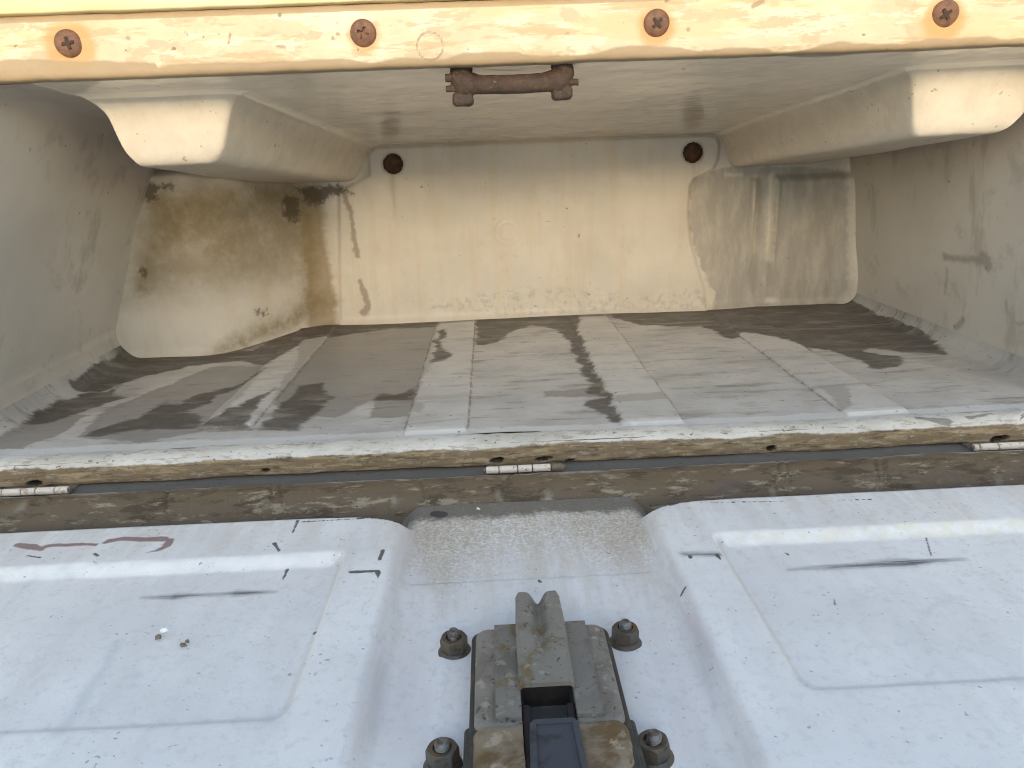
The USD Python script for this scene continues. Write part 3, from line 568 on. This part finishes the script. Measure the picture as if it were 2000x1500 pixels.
attrs = {
    'haze': np.clip((.10 - dist_r) / .07 - (cv < .5) * .75, -1, 1), 'dirty': np.clip(np.maximum((.066 + .04 * fb(P[:, 0], 0, 0, 40, 3) - dist_r) / .04 * (cv > .5) - (cv <= .5) * 1., (.020 - dist_r) / .02 - .9), -1, 1),
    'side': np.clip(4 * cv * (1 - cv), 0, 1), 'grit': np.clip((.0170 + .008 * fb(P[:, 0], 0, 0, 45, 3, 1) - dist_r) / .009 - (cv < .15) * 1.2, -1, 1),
    'yellow': yel, 'lit_chalk': lit_chalk, 'crease': np.clip(crs.ravel(), -1, 1),
    'rust': mask(warp(P, .0012, 200), [l2([(700, 312), (760, 300), (800, 260), (800, 245), (850, 235), (830, 275), (770, 305)])], [(l2([(95, 272), (155, 280)]), .0022, .0026), (l2([(155, 282), (205, 292), (240, 276), (360, 272), (480, 268)]), .0022, .0012), (l2([(535, 252), (600, 242), (700, 246), (800, 242)]), .0020, .0024)], .0022),
    'scuff': mask(P, [], [(l3([(850, 510), (1050, 500), (1200, 490), (1450, 473)]), .0002, .0030), (l3([(1450, 473), (1530, 468), (1720, 455)]), .0030, .0), (l2([(690, 494), (820, 492), (850, 490)]), .0, .0018), (l2([(850, 490), (1000, 480)]), .0018, .0), (l2([(990, 482), (1120, 473), (1150, 471)]), .0, .0018), (l2([(1150, 471), (1340, 465)]), .0018, .0), (l3([(345, 470), (505, 470)]), .0012)], .0035),
    'black': mask(P, [l2([(1700, 395), (1855, 390), (1862, 405), (1845, 435), (1830, 402), (1705, 408)]), l3([(355, 472), (375, 470), (385, 485), (365, 492)]), l3([(490, 470), (510, 465), (525, 500), (500, 485)]),
                      l2([(1840, 135), (1865, 122), (1898, 138), (1880, 142)]), l3([(262, 215), (300, 208), (315, 218), (270, 232)])],
                  [(l2([(1870, 295), (1855, 340)]), .0009), (l2([(1400, 355), (1375, 405)]), .0008, .0005), (l2([(1455, 150), (1430, 210)]), .0008, .0004), (l2([(1340, 262), (1365, 300)]), .001, .0006), (l2([(1535, 676), (1536, 678)]), .0008), (lc([(852, 1003), (862, 1005)]), .0035), (lc([(1053, 1138), (1056, 1141)]), .0008), (l2([(465, 315), (480, 325)]), .0009), (l2([(135, 325), (200, 333)]), .0006),
                   (l3([(835, 425), (855, 438)]), .0006), (l3([(325, 635), (345, 620)]), .0006), (l3([(1075, 665), (1078, 690)]), .0004), (l3([(1525, 350), (1550, 440)]), .0004)] + dots, .0014),
    'drip': mask(P, [], [(l2([(570, 720), (530, 790), (520, 840), (430, 960), (380, 1060), (290, 1185)]), .0016, .0022), (l2([(1310, 1105), (1315, 1130)]), .0022), (l2([(655, 885), (665, 895)]), .0015), (l3([(1520, 740), (1580, 680), (1700, 650)]), .0006), (l3([(1960, 1085), (1980, 1100)]), .002)], .004)}
put(LID, 'inner_panel', V, F, M_lid, N, attrs)
# grey hinge flange and rounded bead along the lid's hinge edge
pr = resample(chaikin([(.437, -.0142), (.4150, -.0138), (.4128, -.0150), (.4110, -.0138), (.4090, -.0098), (.4045, -.0070), (.3985, -.0062), (.3930, -.0070), (.3870, -.0100), (.3835, -.0140), (.3812, -.0180), (.3790, -.0205), (.372, -.0205)], 3), .0007)
V, F = sweep(pr, np.arange(-.36, .375, .001), .0008, 60); P = V[:, :2]
k = np.tile(np.arange(len(pr)), len(np.arange(-.36, .375, .001)))
# dents and lumps on the bead
P3 = V.copy(); isb = (pr[k, 0] < .4105)
lump = np.zeros(len(V)); pale = np.full(len(V), -1.)
for a, b, r in ((520, 985, .0042), (975, 965, .0048), (1070, 962, .0048), (1510, 945, .0045), (45, 1000, .006), (90, 990, .003), (1955, 925, .0055), (770, 975, .004)):
    c = onz(a, b, -.0105); d = np.hypot(V[:, 0] - c[0], (V[:, 1] - c[1]) * .8)
    lump += .0012 * np.exp(-((d - r * .5) / (r * .45)) ** 2) * isb; pale = np.maximum(pale, np.clip((r * .5 - d) / .004, -1, 1) - .25)
for a in (-.1265, -.1215, -.184, .001, -.0425, .0025, .155, .160, .21, .2145):
    lump -= .0011 * np.exp(-((V[:, 0] - a - .3 * (V[:, 1] - .39) * np.sign(a)) / .0012) ** 2) * isb
V[:, 2] += lump; V[:, 1] -= lump * .5
N = normals(V, F)
y_ = pr[k, 0]
attrs = {'gap': np.clip((y_ - .4118) / .0012, -1, 1), 'dirt': np.clip((.4022 + .012 * fb(V[:, 0], 0, 0, 22, 4, 6) - y_) / .006, -1, 1) - 2 * (y_ > .4115),
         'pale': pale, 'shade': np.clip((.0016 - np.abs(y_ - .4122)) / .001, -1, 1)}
put(LID, 'edge_bead', V, F, M_bead, N, attrs, label='brown dirt-caked bead along the hinge edge of the lid')
solid(LID, 'outer_skin', box(-.36, .375, .10, .43, -.032, -.0245), M_body, False)

# flange nuts on studs
nuts = [(888, 1269), (1221, 1252), (866, 1492), (1277, 1476)]
for i, (a, b) in enumerate(nuts):
    c = onz(a, b, -.0098); z0 = -.0112
    fl = m3.Manifold.revolve(m3.CrossSection([[(0, 0), (.0054, 0), (.0057, .0003), (.0057, .0009), (.0045, .0021), (0, .0025)]]), 40)
    hexa = m3.Manifold.cylinder(.0062, .0047, .0047, 6).translate([0, 0, .0006]) ^ m3.Manifold.revolve(m3.CrossSection([[(0, 0), (.0052, 0), (.0052, .0056), (.0040, .0068), (0, .0068)]]), 40)
    bore = m3.Manifold.cylinder(.004, .0026, .0029, 24).translate([0, 0, .0056])
    nut = (fl + hexa - bore).rotate([random.uniform(-3, 3), random.uniform(-3, 3), (12, 40, 5, 33)[i]]).scale([1.1, 1.1, 1.1]).translate([c[0], c[1], z0])
    p = solid(LID, 'flange_nut', nut, M_nut, 30)
    prs = [(0, .004)]
    zz = .0045
    while zz < .0083: prs += [(.00205, zz), (.00225, zz + .00025), (.00205, zz + .0005)]; zz += .0006
    prs += [(.0019, zz), (.0015, zz + .0007), (0, zz + .0007)]
    solid(p, 'bolt_end', m3.Manifold.revolve(m3.CrossSection([prs]), 24).scale([1.05, 1.05, 1.08]).translate([c[0], c[1], z0]), M_stud, 40)

# the latch
LA = tag(UsdGeom.Xform.Define(stage, free(path_of(LID), 'latch')).GetPrim(), label='dirty grey slam latch with a forked tongue and a dark lever')
CX = .0118
def rbox(x0, x1, y0, y1, z0, z1, r, n=16, rz=None):
    return m3.Manifold.batch_hull([m3.Manifold.sphere(r, n).scale([1, 1, (rz or r) / r]).translate([a, b, c]) for a in (x0 + r, x1 - r) for b in (y0 + r, y1 - r) for c in (z0 + (rz or r), z1 - (rz or r))])
cube = lambda x0, x1, y0, y1, z0, z1: m3.Manifold.cube([x1 - x0, y1 - y0, z1 - z0]).translate([x0, y0, z0])
slot = cube(CX - .0086, CX + .0086, .150, .2150, -.009, .02)
case = rbox(CX - .0252, CX + .0252, .1735, .2475, -.0135, -.0008, .005, 24, .0012) - cube(CX - .0078, CX + .0078, .1745, .2145, -.0095, .02)
case += rbox(CX - .0268, CX - .022, .174, .199, -.0135, -.002, .0015) + rbox(CX + .022, CX + .0268, .174, .199, -.0135, -.002, .0015)
solid(LA, 'case', case, M_case, 40)
cover = rbox(CX - .0236, CX + .0236, .1935, .2462, -.012, .0014, .0045, 24, .0022) - slot
solid(LA, 'cover', cover, M_cover, 40)
front = rbox(CX - .0238, CX + .0238, .1755, .1965, -.012, .0016, .0045, 24, .004) - slot
fm = roughen(tm(front), .0008, 90, 3, .0016)
solid(LA, 'front_block', fm, M_front, 45, label='rust-brown rounded front of the latch')
plate = m3.CrossSection([[(CX - .0167, .1962), (CX + .0167, .1962), (CX + .0167, .2447), (CX - .0167, .2447)]]).extrude(.0016).translate([0, 0, .0012]) - slot
solid(LA, 'plate', plate, M_latch, 30)
xs, ys = np.linspace(-1, 1, 49), np.linspace(.2078, .2592, 60)
u, yy = np.meshgrid(xs, ys, indexing='ij')
hw = .0090 - .0006 * sst(.235, .26, yy); amp = sst(.208, .250, yy)
valley = np.exp(-(u / .27) ** 2)
yy2 = yy - amp * valley * .0030 * sst(.248, .2592, yy) - .0018 * sst(.8, 1., np.abs(u)) ** 2 * sst(.248, .2592, yy)
zt = .0057 + .0012 * amp - amp * valley * .0036 - .0012 * sst(.80, 1., np.abs(u)) ** 1.5
Vt_ = np.stack([CX + u * hw, yy2, zt], -1).reshape(-1, 3); n0 = len(Vt_)
Vb = Vt_.copy(); Vb[:, 2] = Vt_[:, 2] - np.where((yy2.ravel() > .2475), .0016, np.where(yy2.ravel() < .2165, .0016, .0052)); Vb[:, 2] = np.where((yy2.ravel() <= .2475) & (yy2.ravel() >= .2165), np.maximum(Vb[:, 2], .0012), Vb[:, 2])
ft = quads(49, 60); idx = np.arange(n0).reshape(49, 60)
edge = np.r_[idx[:, 0], idx[-1, 1:], idx[-2::-1, -1], idx[0, -2:0:-1]]; e2 = np.roll(edge, -1)
Fq = np.vstack([ft, ft[:, ::-1] + n0, np.stack([edge, edge + n0, e2 + n0, e2], -1)])
tg = trimesh.Trimesh(np.vstack([Vt_, Vb]), np.vstack([Fq[:, [0, 1, 2]], Fq[:, [0, 2, 3]]]), process=False); tg.fix_normals()
solid(LA, 'tongue', tg, M_tongue, 40, label='forked grey tongue with a greenish rust stain')
solid(LA, 'slot_floor', cube(CX - .0078, CX + .0078, .176, .2072, -.0098, -.0090), M_dark, False)
for sg in (-1, 1): solid(LA, 'slot_cheek', rbox(min(CX + sg * .0084, CX + sg * .0058), max(CX + sg * .0084, CX + sg * .0058), .178, .2045, -.009, .0005, .0006, 8), M_lever, 30)
pts = lambda w, y, z: [(CX + .0010 - w, y, z), (CX + .0010 + w, y, z)]
hull = lambda P_: m3.Manifold.hull_points(np.array(P_, float))
lev = hull(pts(.0066, .1960, .0012) + pts(.0074, .1975, -.004) + pts(.0080, .166, .0045) + pts(.0090, .166, -.004) + pts(.0074, .1930, .0030) + pts(.0060, .1948, .0028))
rc = hull(pts(.0055, .1925, .0026) + pts(.0066, .16, .0035) + pts(.0055, .1925, .009) + pts(.0066, .16, .009))
solid(LA, 'lever', lev - rc, M_leveredge, 30, label='dark blue-grey lever in the slot')
solid(LA, 'lever_inlay', hull(pts(.0056, .1926, .0019) + pts(.0067, .165, .0029) + pts(.0056, .1926, .0024) + pts(.0067, .165, .0034)), M_lever, 30)

# ------------------------------------------------------------------ small loose things
def shard(r, seed, flat=.5):
    g = np.random.default_rng(seed); p = g.normal(size=(14, 3)); p /= np.linalg.norm(p, axis=1, keepdims=True)
    return tm(m3.Manifold.hull_points(p * g.uniform(.6, 1.1, (14, 1)) * np.array([r, r * .7, r * flat])))
def loose(name, label, cat, meshes_mats, at):
    m = trimesh.util.concatenate(meshes_mats[0]) if isinstance(meshes_mats[0], list) else meshes_mats[0]
    m.apply_translation(at); p = solid(None, name, m, meshes_mats[1], False); tag(p, label=label, category=cat)
c = onz(317, 1240, ZR + .0026)
a = shard(.0018, 3, .8); a.apply_translation([.0004, .001, .0012]); loose('paint_flake', 'white upright paint flake on the left sunk panel of the lid', 'paint flake', (a, M_chip), c)
a = shard(.0026, 4, .35); a.apply_translation([-.0012, -.001, 0]); loose('dirt_crumb', 'thin brown dirt crumb against the white flake on the lid', 'dirt', (a, M_twig), c)
c = onz(358, 1259, ZR + .0026); loose('dirt_crumb', 'grey-brown dirt crumb right of the white flake on the lid', 'dirt', ([shard(.0018, 5, .5), shard(.0012, 6, .9).apply_translation([.0014, .0008, .0006])], M_twig), c)
c = onz(936, 993, -.0125); loose('paint_flake', 'pale flake lying in the dirt under the bead above the latch', 'paint flake', (shard(.0020, 7, .5), M_chip), c)
c = onz(1403, 831, .0004); loose('paint_flake', 'tiny white flake on the compartment floor near the front lip', 'paint flake', (shard(.0010, 8, .6), M_chip), c)

# ------------------------------------------------------------------ the ground, and an unseen wall added to shape the sun
g = solid(None, 'ground', box(-30, 30, -30, 30, -.72, -.62), M_ground, False); tag(g, label='bare grey-brown ground', kind='structure')
ta = math.tan(SUN_ELEV); yw = -.9
h1 = .1725 + (.502 - yw) * ta; h2 = .2175 + (YF - yw) * ta
W = thing('added_shade_wall', 'added unseen white wall behind the viewer, its top notched to shape the sun patches', 'wall')  # put in to shade lid and interior; its gaps let sun onto the humps
solid(W, 'wall', box(-.8, .8, yw - .12, yw, -.62, h1), M_shadewall, False)
for a, b in ((-.8, -.246), (-.155, .273), (.338, .8)): solid(W, 'shade_block', box(a, b, yw - .118, yw - .002, h1, h2), M_shadewall, False)
